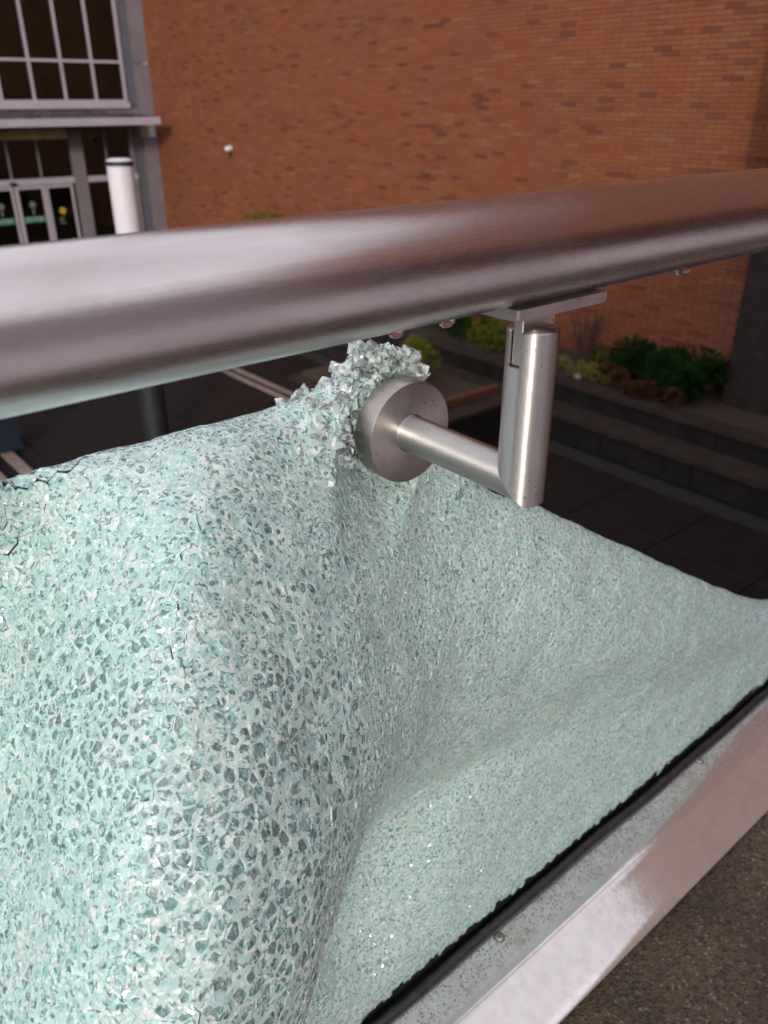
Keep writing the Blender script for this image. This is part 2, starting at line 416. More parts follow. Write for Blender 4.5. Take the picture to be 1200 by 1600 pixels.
def water():
    a = Mat('water')
    return a.surf(a.n('BsdfGlass', Color=(.95, .98, .98, 1), Roughness=0, IOR=1.33))
M['water'] = water()

# ------------------------------------------------------------------ courtyard ground
GZ = -4.8
bm = bmesh.new()
s = 400
vv = [bm.verts.new(p) for p in ((-s, -s, GZ-.03), (s, -s, GZ-.03), (s, s, GZ-.03), (-s, s, GZ-.03))]; bm.faces.new(vv)
ground = build('courtyard_ground', bm, M['joint']); tag(ground, kind='structure')
slab = bmesh.new(); box(slab, -.594, .594, -.594, .594, -.028, 0)
bmesh.ops.bevel(slab, geom=[e for e in slab.edges if all(v.co.z > -.01 for v in e.verts)], offset=.006, segments=1, affect='EDGES')
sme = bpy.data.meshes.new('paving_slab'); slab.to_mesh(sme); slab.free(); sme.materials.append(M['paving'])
for i in range(8):
    for j in range(20):
        o = bpy.data.objects.new('paving_slab', sme); COL.objects.link(o); o.parent = ground
        o.location = (.25+i*1.2, 1.4+j*1.2, GZ+random.uniform(-.002, .002)); o.rotation_euler.z = random.choice((0, math.pi/2, math.pi))

for x, wd, lab in ((2.86, .16, 'pale stone kerb band at the far left of the courtyard, nearest the broken glass'),
                   (7.46, .075, 'narrow pale drain edge in the courtyard, left one of the close pair'),
                   (7.69, .075, 'narrow pale drain edge in the courtyard, right one of the close pair')):
    t = build('kerb_strip', B(x-wd/2, x+wd/2, 7, 20, GZ+.004, GZ+.05), M['band'], bevel=.006)
    tag(t, lab, 'kerb', 'pale kerb strips in the courtyard')
o = build('kerb_strip', B(2.38, 2.56, 7, 20, GZ+.004, GZ+.05), M['band'], bevel=.006)
tag(o, 'second pale kerb band at the far left edge, outside the nearest one', 'kerb', 'pale kerb strips in the courtyard')

# ------------------------------------------------------------------ brick building
WX = 12.0; WTOP = 13.2
bb = empty('brick_building', (WX, 10, GZ), 'tall windowless orange brick wall of a building filling the background above the rail', 'building')
WB = B(WX+.012, WX+7, -16, 25.02, GZ, WTOP)
wall = build('wall', WB, M['brick_far'], bb)
build('coping', B(WX-.08, WX+.3, -16, 25.02, WTOP+.002, WTOP+.18), M['panel'], bb, bevel=.01)
# modelled bricks on the part of the wall that the photograph shows
BLn, BHt, PL, PH = .292, .0605, .300, .0677
def proj(p):
    p = Vector(p); c = p.dot(fwd)
    return 600+1263*p.dot(rgt)/c, 800-1263*p.dot(upv)/c, c
cand = []
rows = int((3.0+4.75)/PH); cols = int((25.0-4.6)/PL)
for r_ in range(rows):
    z = -4.72+r_*PH
    for c_ in range(cols):
        y = 4.75+c_*PL+(.5*PL if r_ % 2 else 0)
        if y+PL/2 > 25.0: continue
        px, py, d = proj((WX, y, z))
        railtop, railbot = 405-.133*px, 680-.2567*px
        vis = 0 < px < 1195 and 3 < py and not (railtop-4 < py < railbot+4) and (py < railtop or py < 600)
        if y < 5.9 and z < -.3: vis = False
        cand.append((d if vis else 1e3+d, y, z))
cand.sort()
bmk = bmesh.new(); box(bmk, -.014, .0, -BLn/2, BLn/2, -BHt/2, BHt/2)
bmesh.ops.bevel(bmk, geom=[e for e in bmk.edges if all(v.co.x < -.01 for v in e.verts)], offset=.004, segments=1, affect='EDGES')
bme = bpy.data.meshes.new('brick'); bmk.to_mesh(bme)
bv = np.array([v.co[:] for v in bmk.verts]); bf = [[v.index for v in f.verts] for f in bmk.faces]; bmk.free()
bme.materials.append(M['brick_one'])
for d, y, z in cand[:300]:
    o = bpy.data.objects.new('brick', bme); COL.objects.link(o); o.parent = bb
    o.location = (.010+random.uniform(-.003, .002), y-10, z-GZ); o.rotation_euler.x = random.uniform(-.006, .006)
V, Fc, tn = [], [], []
nb = len(bv)
for k, (d, y, z) in enumerate(cand[300:]):
    V.append(bv+np.array((WX+.010+random.uniform(-.003, .002)-WX, y-10, z-GZ)))
    Fc += [[i+k*nb for i in f] for f in bf]
    tn += [random.random()]*len(bf)
me = bpy.data.meshes.new('brick'); me.from_pydata(np.concatenate(V), [], Fc)
at_ = me.attributes.new('tint', 'FLOAT', 'FACE'); at_.data.foreach_set('value', tn)
tag(link('brick', me, bb, (M['brick'],)), kind='stuff')

# security light on the brick wall
lf = empty('wall_light', (WX, 20.6, -1.24), 'small white round security light fixed high on the brick wall', 'light')
bm = bmesh.new(); bmesh.ops.create_cone(bm, cap_ends=True, segments=20, radius1=.075, radius2=.065, depth=.05, matrix=Matrix.Translation((WX-.03, 20.6, -1.22)) @ Matrix.Rotation(R(90), 4, 'Y'))
build('base_plate', bm, M['white'], lf)
bm = bmesh.new(); bmesh.ops.create_uvsphere(bm, u_segments=16, v_segments=10, radius=.085, matrix=Matrix.Translation((WX-.12, 20.58, -1.23)) @ Matrix.Diagonal((1.1, .9, .8, 1)))
build('lamp_head', bm, M['white'], lf, smooth=True)
bm = bmesh.new(); bmesh.ops.create_cone(bm, cap_ends=True, segments=12, radius1=.02, radius2=.03, depth=.14, matrix=Matrix.Translation((WX-.09, 20.56, -1.36)))
build('sensor', bm, M['darkmetal'], lf, smooth=True)

# dark pier at the near end of the wall
pr = empty('wall_pier', (11.4, 4.2, GZ), 'dark brown rendered pier standing against the brick wall at the right edge', 'pier')
build('shaft', B(11.35, 11.98, 2.6, 5.62, GZ+.3, 1.2), M['pier'], pr, bevel=.01)
build('plinth', B(11.25, 11.98, 2.5, 5.72, GZ, GZ+.298), M['planter'], pr, bevel=.01)

# ------------------------------------------------------------------ terraced planter
pt = empty('terraced_planter', (10, 8, GZ), 'long stepped dark concrete planter running along the foot of the brick wall', 'planter')
y = -1.0; k = 0
while y < 24:
    ln = 1.5
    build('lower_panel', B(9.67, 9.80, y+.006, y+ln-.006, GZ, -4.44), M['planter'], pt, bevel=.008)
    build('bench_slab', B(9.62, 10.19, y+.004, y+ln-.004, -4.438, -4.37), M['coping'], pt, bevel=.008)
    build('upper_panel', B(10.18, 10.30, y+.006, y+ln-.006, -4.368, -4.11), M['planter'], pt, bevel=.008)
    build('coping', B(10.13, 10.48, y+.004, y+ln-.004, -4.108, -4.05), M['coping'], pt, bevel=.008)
    y += ln
build('soil', B(10.302, 11.99, -1, 24.5, GZ+.1, -4.12), M['soil'], pt)
# square planter block standing out in front
pb = empty('brick_edged_planter', (8.3, 9.2, GZ), 'low square planter with orange brick edging holding a clipped olive shrub', 'planter')
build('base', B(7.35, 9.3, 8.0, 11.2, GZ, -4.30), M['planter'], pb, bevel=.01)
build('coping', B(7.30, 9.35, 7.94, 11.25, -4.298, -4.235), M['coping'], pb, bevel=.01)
xx = 8.1
while xx < 9.25:
    build('edging_brick', B(xx, xx+.21, 8.35, 8.46, -4.233, -4.12), M['orange'], pb, bevel=.008); xx += .222
build('soil', B(7.5, 9.25, 8.47, 11.1, -4.233, -4.15), M['soil'], pb)

# ------------------------------------------------------------------ plants
def leaves(n, size, fn, aspect=.5):
    V, Fq = [], []
    for i in range(n):
        p, d = fn(i)
        d = Vector(d).normalized(); sd_ = d.cross(Vector((random.gauss(0, 1), random.gauss(0, 1), random.gauss(0, 1)))).normalized()
        L_ = size*random.uniform(.6, 1.3); W_ = L_*aspect
        p = Vector(p)
        V += [p, p+d*L_*.5+sd_*W_*.5, p+d*L_, p+d*L_*.5-sd_*W_*.5]
        Fq.append((4*i, 4*i+1, 4*i+2, 4*i+3))
    me = bpy.data.meshes.new('foliage'); me.from_pydata(V, [], Fq); return me
def stems(bm, base, tips, r=.012):
    for t in tips:
        a, b = Vector(base), Vector(t); m_ = a.lerp(b, .55)+Vector((random.uniform(-.04, .04), random.uniform(-.04, .04), 0))
        ax = (b-a).normalized(); u = ax.orthogonal().normalized(); v = ax.cross(u)
        rs = []
        for p, rr in ((a, r), (m_, r*.7), (b, r*.25)):
            rs.append([p+(u*math.cos(q)+v*math.sin(q))*rr for q in (0, 1.57, 3.14, 4.71)])
        rings(bm, rs)
def shrub(name, loc, rad, h, m, label, cat='shrub', n=1600, size=.09, lumps=7, up=.3, group=None, aspect=.5):
    t = empty(name, loc, label, cat, group)
    ls = [Vector((random.uniform(-.75, .75)*rad[0], random.uniform(-.75, .75)*rad[1], h*random.uniform(.35, .8))) for _ in range(lumps)]
    lr = [min(rad[0], rad[1], h*.6)*random.uniform(.35, .65) for _ in ls]
    def fn(i):
        k = random.randrange(lumps)
        d = Vector((random.gauss(0, 1), random.gauss(0, 1), random.gauss(0, 1))).normalized()
        p = ls[k]+d*lr[k]*random.uniform(.55, 1.1); p.z = max(.01, p.z)
        return p, d+Vector((0, 0, up))
    link('foliage', leaves(n, size, fn, aspect), t, (m,))
    bm = bmesh.new(); stems(bm, (0, 0, -.02), [l*.95 for l in ls], .014)
    me = bpy.data.meshes.new('stems'); bm.to_mesh(me); bm.free(); link('stems', me, t, (M['bark'],))
    return t
def tuft(name, loc, rad, h, m, label, cat='grass clump', n=1400, group=None):
    t = empty(name, loc, label, cat, group)
    def blades():
        V, Fq = [], []
        for i in range(n):
            a = random.uniform(0, 6.283); q = math.sqrt(random.random())*rad*.45
            b = Vector((math.cos(a)*q, math.sin(a)*q, 0)); out = Vector((math.cos(a), math.sin(a), 0))
            hh = h*random.uniform(.55, 1.1); reach = rad*random.uniform(.2, .75)
            sdv = Vector((-out.y, out.x, 0))*.012
            m1 = b+out*reach*.4+Vector((0, 0, hh*.75)); t1 = b+out*reach+Vector((0, 0, hh*random.uniform(.55, 1)))
            k = len(V); V += [b-sdv, b+sdv, m1+sdv*.8, m1-sdv*.8, t1]
            Fq += [(k, k+1, k+2, k+3), (k+3, k+2, k+4)]
        me = bpy.data.meshes.new('blades'); me.from_pydata(V, [], Fq); return me
    link('blades', blades(), t, (m,)); return t

shrub('olive_shrub', (8.35, 9.35, -4.16), (.8, .8), .62, M['leafo'], 'clipped olive green shrub growing in the brick edged planter left of the bracket', n=5200, size=.055, lumps=16)
shrub('wall_shrub', (11.35, 17.4, -4.12), (.55, 1.5), 1.78, M['leafo'], 'tall olive shrub against the brick wall, its top showing above the rail', n=5200, size=.09, lumps=20)
shrub('green_bush', (11.2, 11.3, -4.12), (.6, 1.0), .85, M['leaf'], 'dark green bush behind the saddle of the bracket at the wall foot', n=3600, size=.08, lumps=12)
shrub('green_bush', (11.3, 6.6, -4.12), (.55, 1.15), .62, M['leaf'], 'dark green loose bush beside the dark pier at right', n=3600, size=.10, lumps=22)
tuft('grass_clump', (11.0, 6.2, -4.10), .5, .62, M['leaf'], 'green grass clump leaning over the planter edge beside the pier', n=900)
shrub('dry_shrub', (10.62, 6.45, -4.12), (.3, .8), .30, M['leafb'], 'dry russet brown shrub spilling over the planter edge', n=2400, size=.07, lumps=9)
shrub('dry_shrub', (10.75, 7.3, -4.12), (.28, .35), .33, M['leafb'], 'small brown dead plant between the yellow ground cover and the bush', n=900, size=.06, lumps=5)
for (x, y_, rx, ry, lab) in ((10.85, 7.65, .34, .55, 'low yellow green ground cover mound behind the planter edge, nearer patch'),
                              (10.95, 8.75, .40, .75, 'low yellow green ground cover mound right of the bracket tube, farther patch')):
    shrub('ground_cover_mound', (x, y_, -4.13), (rx, ry), .22, M['leafy'], lab, 'ground cover', n=4200, size=.035, lumps=16, group='yellow ground cover mounds')
for (x, y_, rx, ry, h_, lab) in ((11.1, 9.9, .6, .9, .42, 'olive straggly shrub in the planter behind the clipped shrub, nearer one'), (11.2, 12.9, .6, 1.3, .5, 'olive straggly shrub far along the planter under the rail'),
                               (11.5, 7.6, .3, .8, .30, 'low olive growth at the wall foot behind the yellow mounds')):
    shrub('olive_growth', (x, y_, -4.12), (rx, ry), h_, M['leafo'], lab, 'shrub', n=2600, size=.07, lumps=16, group='olive shrubs in the planter')
# bare twiggy shrub
tw = empty('bare_shrub', (11.35, 8.2, -4.12), 'leafless twiggy brown shrub in front of the brick wall', 'shrub')
bm = bmesh.new(); tips = []
for i in range(26):
    a = random.uniform(0, 6.28); q = random.uniform(.15, .6); tips.append((q*math.cos(a)*.5, q*math.sin(a), random.uniform(.55, 1.05)))
stems(bm, (0, 0, 0), tips, .013)
for t_ in tips[::2]:
    b = Vector(t_)*.6; stems(bm, b, [b+Vector((random.uniform(-.15, .15), random.uniform(-.25, .25), .3)) for _ in range(3)], .006)
me = bpy.data.meshes.new('twigs'); bm.to_mesh(me); bm.free(); link('twigs', me, tw, (M['bark'],))
# grey stone by the yellow mounds
bm = bmesh.new(); bmesh.ops.create_icosphere(bm, subdivisions=2, radius=.07)
for v in bm.verts: v.co *= random.uniform(.85, 1.1)
me = bpy.data.meshes.new('stone'); bm.to_mesh(me); bm.free()
tag(link('stone', me, None, (M['band'],), True, (10.6, 7.72, -4.07)), 'small pale stone lying on the planter edge by the yellow ground cover', 'stone')

# ------------------------------------------------------------------ entrance building
FY = 25.0
eb = empty('entrance_building', (7, FY, GZ), 'glazed entrance building with grey panels, canopy and sliding doors at upper left', 'building')
def fb(name, x0, x1, y0, y1, z0, z1, m, parent=None, bev=0):
    return build(name, B(x0, x1, y0, y1, z0, z1), M[m], parent or eb, bevel=bev)
fb('roof', -6, 12.0, 25.9, 32, 9.9, 10.2, 'panel')
fb('back_wall', -6, 12.0, 29, 29.2, GZ, 9.89, 'interior')
fb('side_wall', 11.55, 11.99, 25.4, 28.99, GZ, 9.89, 'interior')
fb('floor_slab', -6, 11.54, 25.3, 28.99, -.75, -.35, 'panel2')
fb('side_wall', -6.4, -6.01, 25.4, 28.99, GZ, 9.89, 'panel')
zs = (-4.8, -1.06+.0, .86, 3.6, 6.6, 9.89)
for a_, b_ in zip(zs, zs[1:]):     # pier of stacked panels with open joints
    if b_ <= -.5: fb('pier_panel', 11.56, 12.0, 24.93, 25.38, a_+.008, b_-.008, 'panel', bev=.008)
    elif a_ < -.5: fb('pier_panel', 11.56, 12.0, 24.93, 25.38, -.49, b_-.008, 'panel', bev=.008)
    else: fb('pier_panel', 11.56, 12.0, 24.93, 25.38, a_+.008, b_-.008, 'panel', bev=.008)
fb('slate_return', 11.27, 11.55, 25.05, 25.4, -.45, 9.8, 'panel2')
fb('slate_return', 11.30, 11.55, 25.05, 25.4, GZ, -.80, 'panel2')
# upper glazing
mx_ = [11.20-.868*k for k in range(0, 15)]
hz_ = [-.115, .875, 3.55, 6.2, 8.9]
for k, x in enumerate(mx_): fb('mullion', x-.035, x+.035, 25.0, 25.14, -.15, 9.7, 'frame')
fb('jamb', 11.20+.036, 11.27, 25.0, 25.2, -.15, 9.7, 'panel')
for z in hz_:
    for k in range(14): fb('transom', mx_[k+1]+.036, mx_[k]-.036, 25.01, 25.13, z-.035, z+.035, 'frame')
for i, (z0, z1) in enumerate(zip(hz_, hz_[1:])):
    for k in range(14):
        fb('pane', mx_[k+1]+.036, mx_[k]-.036, 25.06, 25.075, z0+.036, z1-.036, 'pane')
fb('sill', -1.2, 11.27, 24.9, 25.2, -.30, -.151, 'frame', bev=.01)
fb('spandrel', -1.2, 11.55, 25.02, 25.3, -.80, -.302, 'panel')
# canopy
cn = fb('canopy', -2, 11.33, 23.2, 25.0, -.69, -.50, 'frame', bev=.012)
bm = bmesh.new(); nx, ny = 90, 8
gv = [[bm.verts.new((-1.95+13.2*i/nx, 23.32+1.66*j/ny, -.485+.17*j/ny*(1-(i/nx)**8*.7)+random.uniform(-.028, .028))) for j in range(ny+1)] for i in range(nx+1)]
for i in range(nx):
    for j in range(ny): bm.faces.new((gv[i][j], gv[i+1][j], gv[i+1][j+1], gv[i][j+1]))
build('gravel_bed', bm, M['roofing'], cn)
# ground floor
fb('soffit_beam', -2, 9.30, 24.98, 25.28, -1.05, -.801, 'interior')
fb('post', 9.32, 9.68, 24.95, 25.2, GZ, -.82, 'panel')
fb('header', 5.2, 9.30, 24.93, 25.2, -2.21, -2.04, 'frame', bev=.01)
for x0, x1 in ((6.77, 7.56), (7.62, 8.38), (8.44, 9.30)):
    fb('transom_pane', x0, x1, 25.06, 25.075, -2.04, -1.05, 'pane')
for x in (6.74, 7.59, 8.41): fb('mullion', x-.022, x+.022, 25.0, 25.12, -2.038, -1.052, 'panel')
bm = bmesh.new(); bmesh.ops.create_uvsphere(bm, u_segments=14, v_segments=8, radius=.11, matrix=Matrix.Translation((7.56, 24.9, -2.15)) @ Matrix.Diagonal((1, .5, .42, 1)))
build('motion_sensor', bm, M['darkmetal'], eb, smooth=True)
def door(x0, x1, sw=.07):
    c = M['frame']
    d = fb('door', x0, x0+sw, 24.97, 25.03, GZ+.02, -2.23, 'frame')
    fb('stile', x1-sw, x1, 24.97, 25.03, GZ+.02, -2.23, 'frame', d)
    fb('top_rail', x0+sw, x1-sw, 24.972, 25.028, -2.31, -2.23, 'frame', d)
    fb('mid_rail', x0+sw, x1-sw, 24.972, 25.028, -3.93, -3.83, 'frame', d)
    fb('kick_rail', x0+sw, x1-sw, 24.972, 25.028, GZ+.02, GZ+.22, 'frame', d)
    fb('door_pane', x0+sw, x1-sw, 24.995, 25.005, -3.83, -2.31, 'pane', d)
    fb('door_pane', x0+sw, x1-sw, 24.995, 25.005, GZ+.22, -3.93, 'pane', d)
    return d
def text(parent, s_, x, z, size, m, y_=24.975):
    cu = bpy.data.curves.new('lettering', 'FONT'); cu.body = s_; cu.size = size; cu.align_x = 'CENTER'; cu.align_y = 'CENTER'; cu.extrude = .001
    to = bpy.data.objects.new('tmp', cu); COL.objects.link(to)
    bpy.context.view_layer.update()
    me = bpy.data.meshes.new_from_object(to); bpy.data.objects.remove(to)
    me.transform(Matrix.Translation(Vector((x, y_, z))-world_loc(parent)) @ Matrix.Rotation(R(90), 4, 'X'))
    return link('lettering', me, parent, (M[m],))
d1 = door(6.72, 7.54); d2 = door(7.58, 8.42, .10); d3 = door(8.44, 9.22)
for d, x in ((d1, 7.14), (d2, 8.0)):
    fb('green_band', x-.34, x+.34, 24.986, 24.990, -3.20, -3.03, 'green', d)
    text(d, 'ENTER', x, -3.115, .17, 'decalwhite', 24.984)
    bm = bmesh.new()
    for a in range(3): bmesh.ops.create_cube(bm, size=1, matrix=Matrix.Translation((x, 24.988, -2.72)) @ Matrix.Rotation(R(60*a), 4, 'Y') @ Matrix.Diagonal((.20, .003, .035, 1)))
    box(bm, x-.02, x+.02, 24.9865, 24.9895, -2.98, -2.84)
    build('frosted_emblem', bm, M['faint'], d)
bm = bmesh.new(); bmesh.ops.create_cone(bm, cap_ends=True, segments=20, radius1=.095, radius2=.095, depth=.004, matrix=Matrix.Translation((8.82, 24.986, -2.94)) @ Matrix.Rotation(R(90), 4, 'X'))
build('yellow_sticker', bm, M['yellow'], d3)
for zz in (-3.12, -3.18, -3.26): fb('frosted_lettering', 8.70, 8.70+random.uniform(.12, .2), 24.986, 24.989, zz-.02, zz, 'faint', d3)
# bay between post and pier
fb('header', 9.70, 11.27, 24.98, 25.15, -2.22, -2.06, 'frame')
fb('mullion', 10.36, 10.40, 25.0, 25.12, -2.058, -.82, 'panel')
fb('transom_pane', 9.70, 10.36, 25.06, 25.075, -2.058, -.82, 'pane'); fb('transom_pane', 10.41, 11.20, 25.06, 25.075, -2.058, -.82, 'pane')
fb('window_frame', 9.70, 11.20, 24.98, 25.15, -3.95, -3.82, 'frame')
fb('mullion', 10.44, 10.52, 24.99, 25.12, -3.818, -2.222, 'frame'); fb('mullion', 11.12, 11.26, 24.99, 25.12, GZ, -.81, 'panel')
fb('pane', 9.70, 10.43, 25.05, 25.065, -3.818, -2.222, 'pane'); fb('pane', 10.53, 11.11, 25.05, 25.065, -3.818, -2.222, 'pane')
fb('blind', 9.72, 10.41, 25.12, 25.14, -3.80, -2.24, 'blind')
fb('apron_panel', 9.70, 11.11, 25.0, 25.2, GZ, -3.952, 'panel')
fb('storefront_panel', -2, 6.70, 25.0, 25.2, GZ, -.81, 'panel2')

# free-standing white column
cl = empty('white_column', (4.72, 11.0, GZ), 'free-standing white round column with a dark rimmed cap in front of the entrance', 'column')
def cyl(x, y_, z0, z1, r0, r1=None, seg=32):
    bm = bmesh.new(); bmesh.ops.create_cone(bm, cap_ends=True, segments=seg, radius1=r0, radius2=r1 or r0, depth=z1-z0, matrix=Matrix.Translation((x, y_, (z0+z1)/2))); return bm
build('shaft', cyl(4.72, 11.0, -3.0, -.80, .165), M['white'], cl, smooth=False).data.shade_smooth()
build('shaded_lower_shaft', cyl(4.72, 11.0, GZ, -3.002, .19), M['darkmetal'], cl).data.shade_smooth()  # lower end of the column in shade, the shade put into its dark colour
build('rim', cyl(4.72, 11.0, -.798, -.745, .178), M['darkmetal'], cl)
build('cap', cyl(4.72, 11.0, -.743, -.715, .168, .12), M['white'], cl)
for o_ in cl.children:
    o_.data.set_sharp_from_angle(angle=R(40))

bn = empty('waste_bin', (2.75, 12.6, GZ), 'dark navy waste bin standing in the courtyard at the far left', 'bin')
build('body', B(2.2, 3.10, 12.2, 13.0, GZ+.05, GZ+1.05), M['navy'], bn, bevel=.03)
build('lid', B(2.16, 3.14, 12.15, 13.04, GZ+1.052, GZ+1.12), M['navy'], bn, bevel=.02)
build('foot', B(2.3, 3.0, 12.3, 12.9, GZ+.002, GZ+.048), M['darkmetal'], bn)

# ------------------------------------------------------------------ concrete ledge (our side)
ZB = -.822            # top of the gasket line
CZ = -.8555
bm = bmesh.new(); NX, NY = 150, 60
x0, x1, y0, y1 = -1.5, 3.2, -.35, .44
g = [[bm.verts.new((x0+(x1-x0)*i/NX, y0+(y1-y0)*j/NY, CZ+random.gauss(0, .0006))) for j in range(NY+1)] for i in range(NX+1)]
for i in range(NX):
    for j in range(NY): bm.faces.new((g[i][j], g[i+1][j], g[i+1][j+1], g[i][j+1]))
ledge = build('concrete_ledge', bm, M['ledge'], smooth=True); tag(ledge, kind='structure')
build('ledge_body', B(-1.5, 3.2, -.345, .438, -1.35, CZ-.004), M['ledge'], ledge)
tag(build('walkway_floor', B(-4, 6, -3, .438, -1.8, -1.352), M['ledge']), kind='structure')
M['render'] = simple('pale_render', (.50, .44, .45), .85, scale=2, bumps=.2)
M['deck'] = simple('pale_walkway_concrete', (.60, .54, .54), .8, scale=2, bumps=.2)
tag(build('walkway_deck', B(-4, 6, -3, -.40, -1.348, -1.335), M['deck'], bevel=.002), kind='structure')
own = empty('unseen_building', (2, -6, GZ), 'unseen pale rendered building with a brick end, added behind the walkway to be mirrored in the rail', 'building')  # out of view, added and shaped to give the rail its reflections
build('pale_wall', B(-5, 4.5, -7, -6, GZ, 3.4), M['render'], own)
build('brick_wall', B(4.503, 11.99, -7, -6.01, GZ, 2.9), M['mortar'], own)
tag(build('deck_extension', B(-5, 11.9, -5.99, -3.01, -1.8, -1.336), M['deck']), kind='structure')
tag(build('balcony_wall', B(-4, 6, .10, .436, GZ, -1.802), M['pier']), 'rendered wall below the balcony edge carrying the glass guard', 'wall')

# ------------------------------------------------------------------ glazing channel
gc = empty('glazing_channel', (.6, .33, CZ), 'satin metal base channel with black rubber gasket clamping the broken glass', 'channel')
prof = [(.3735, -.8245), (.3725, -.8228), (.3600, -.8226), (.3400, -.8228), (.3270, -.8230), (.3215, -.8240), (.3170, -.8262)]
ang = R(24); L0 = .054
for k in range(1, 7): prof.append((.3170-L0*k/6*math.cos(ang), -.8262-L0*k/6*math.sin(ang)*.93))
py_, pz_ = prof[-1]
prof += [(py_-.0014, pz_-.0012), (py_-.0012, pz_-.003), (py_+.004, pz_-.001)]
bm = bmesh.new()
xs = np.linspace(-1.5, 3.2, 60)
vg = [[bm.verts.new((x, a_, b_+.0003*math.sin(x*9+a_*30))) for a_, b_ in prof] for x in xs]
for i in range(len(xs)-1):
    for j in range(len(prof)-1): bm.faces.new((vg[i][j], vg[i][j+1], vg[i+1][j+1], vg[i+1][j]))
bmesh.ops.recalc_face_normals(bm, faces=bm.faces)
co = build('cover_flashing', bm, M['channel'], gc, smooth=True)
bm = bmesh.new()
gr = []
for x in np.linspace(-1.5, 3.2, 150):
    wy = .0012*math.sin(x*13)+.0008*math.sin(x*31)
    sec = [(.3690, -.826), (.3680, -.8215), (.3700, -.8180), (.3745, -.8165), (.3785, -.8180), (.3795, -.8230), (.3795, -.8300), (.3690, -.8300)]
    gr.append([(x, a_+wy*(i < 5), b_+.0005*math.sin(x*50)) for i, (a_, b_) in enumerate(sec)])
rings(bm, gr)
build('gasket', bm, M['rubber'], gc, smooth=True)
build('slot_liner', B(-1.5, 3.2, .3800, .398, -.853, -.832), M['rubber'], gc)
build('rear_gasket', B(-1.5, 3.2, .3850, .4015, -.831, -.8065), M['rubber'], gc, bevel=.001)
build('rear_lip', B(-1.5, 3.2, .402, .430, -.853, -.815), M['channel'], gc, bevel=.001)
for sx_, sy_ in ((.4682, .3606), (.8782, .3637), (.05, .362), (1.29, .362)):
    bm = bmesh.new()
    n_ = 28; z = -.8227
    prf = [(.0052, 0), (.0050, .0007), (.0036, .0016), (.0030, .0018)]
    rr_ = [[(sx_+r_*math.cos(6.2832*i/n_), sy_+r_*math.sin(6.2832*i/n_), z+h_) for i in range(n_)] for r_, h_ in prf]
    rings(bm, rr_, cap=False)
    bm.faces.new([bm.verts.new((sx_+.003*math.cos(6.2832*i/n_), sy_+.003*math.sin(6.2832*i/n_), z+.0018)) for i in range(n_)])
    sc = build('screw', bm, M['screw'], gc)
    bm = bmesh.new(); box(bm, sx_-.0022, sx_+.0022, sy_-.0005, sy_+.0005, z+.0014, z+.0019); box(bm, sx_-.0005, sx_+.0005, sy_-.0022, sy_+.0022, z+.0014, z+.00195)
    build('cross_recess', bm, M['screwdark'], sc)
    bm = bmesh.new(); bmesh.ops.create_cone(bm, cap_ends=True, segments=28, radius1=.0064, radius2=.0062, depth=.0004, matrix=Matrix.Translation((sx_, sy_, z+.0001)))
    build('grime_ring', bm, M['screwdark'], sc)

# ------------------------------------------------------------------ handrail
RY, RZ, RR = .267, -.0655, .0254
hr = bpy.data.meshes.new('handrail')
bm = bmesh.new(); n_ = 96
rings(bm, [[(RR*math.cos(6.2832*i/n_), RR*math.sin(6.2832*i/n_), z) for i in range(n_)] for z in np.linspace(-1.2, 3.4, 24)])
bm.to_mesh(hr); bm.free()
ho = link('handrail', hr, None, (M['rail'],), True, (0, RY, RZ)); ho.rotation_euler = (0, R(90), 0)
hr.set_sharp_from_angle(angle=R(50))
tag(ho, 'thick round brushed steel handrail crossing the whole picture above the broken glass', 'handrail')

# ------------------------------------------------------------------ bracket
TX, TR, AR, AZ_ = .3245, .0137, .0118, -.192
bk = empty('handrail_bracket', (TX, .37, AZ_), 'brushed steel bracket with round flange carrying the handrail over the shattered glass', 'bracket')
def steelpart(name, bm, m, loc, rot, parent=bk, smooth=True, sharp=35):
    """bm is in the local frame of the part"""
    me = bpy.data.meshes.new(name); bm.to_mesh(me); bm.free()
    o = link(name, me, parent, (M[m],), smooth, Vector(loc)-world_loc(parent)); o.rotation_euler = rot
    if smooth: me.set_sharp_from_angle(angle=R(sharp))
    return o
# vertical tube, local origin at the elbow corner, slot along X cut at the top
SL, SD, TOP = .0036, .019, .0865
bm = bmesh.new(); n_ = 72
def circ(r, z=0, cut=False, zc=None):
    return [(r*math.cos(6.2832*i/n_), r*math.sin(6.2832*i/n_), z) for i in range(n_)]
bot = []
for i in range(n_):
    a = 6.2832*i/n_; x, y_ = TR*math.cos(a), TR*math.sin(a)
    bot.append((x, y_, max(y_*1.0, -.0108)))            # mitre: high towards the arm (+y), low at the front
def squash(r, t):   # rounded lower edge
    return [(x*t, y_*t, z-.0012*(1-t)*8) for x, y_, z in r]
rings(bm, [squash(bot, .90), squash(bot, .97), bot, [(x, y_, TOP-SD) for x, y_, _ in circ(TR)]])
for sgn in (-1, 1):
    a0 = math.asin(SL/TR); m_ = 26
    arc = [a0+(math.pi-2*a0)*i/m_ for i in range(m_+1)]
    sec = [(TR*math.cos(a), sgn*TR*math.sin(a)) for a in arc]
    if sgn < 0: sec = list(reversed(sec))
    rings(bm, [[(x, y_, TOP-SD-.0002) for x, y_ in sec], [(x, y_, TOP-.0006) for x, y_ in sec], [(x*.96, y_*.96+sgn*.0001, TOP) for x, y_ in sec]])
steelpart('upright_tube', bm, 'tube', (TX, RY, AZ_), (0, 0, 0))
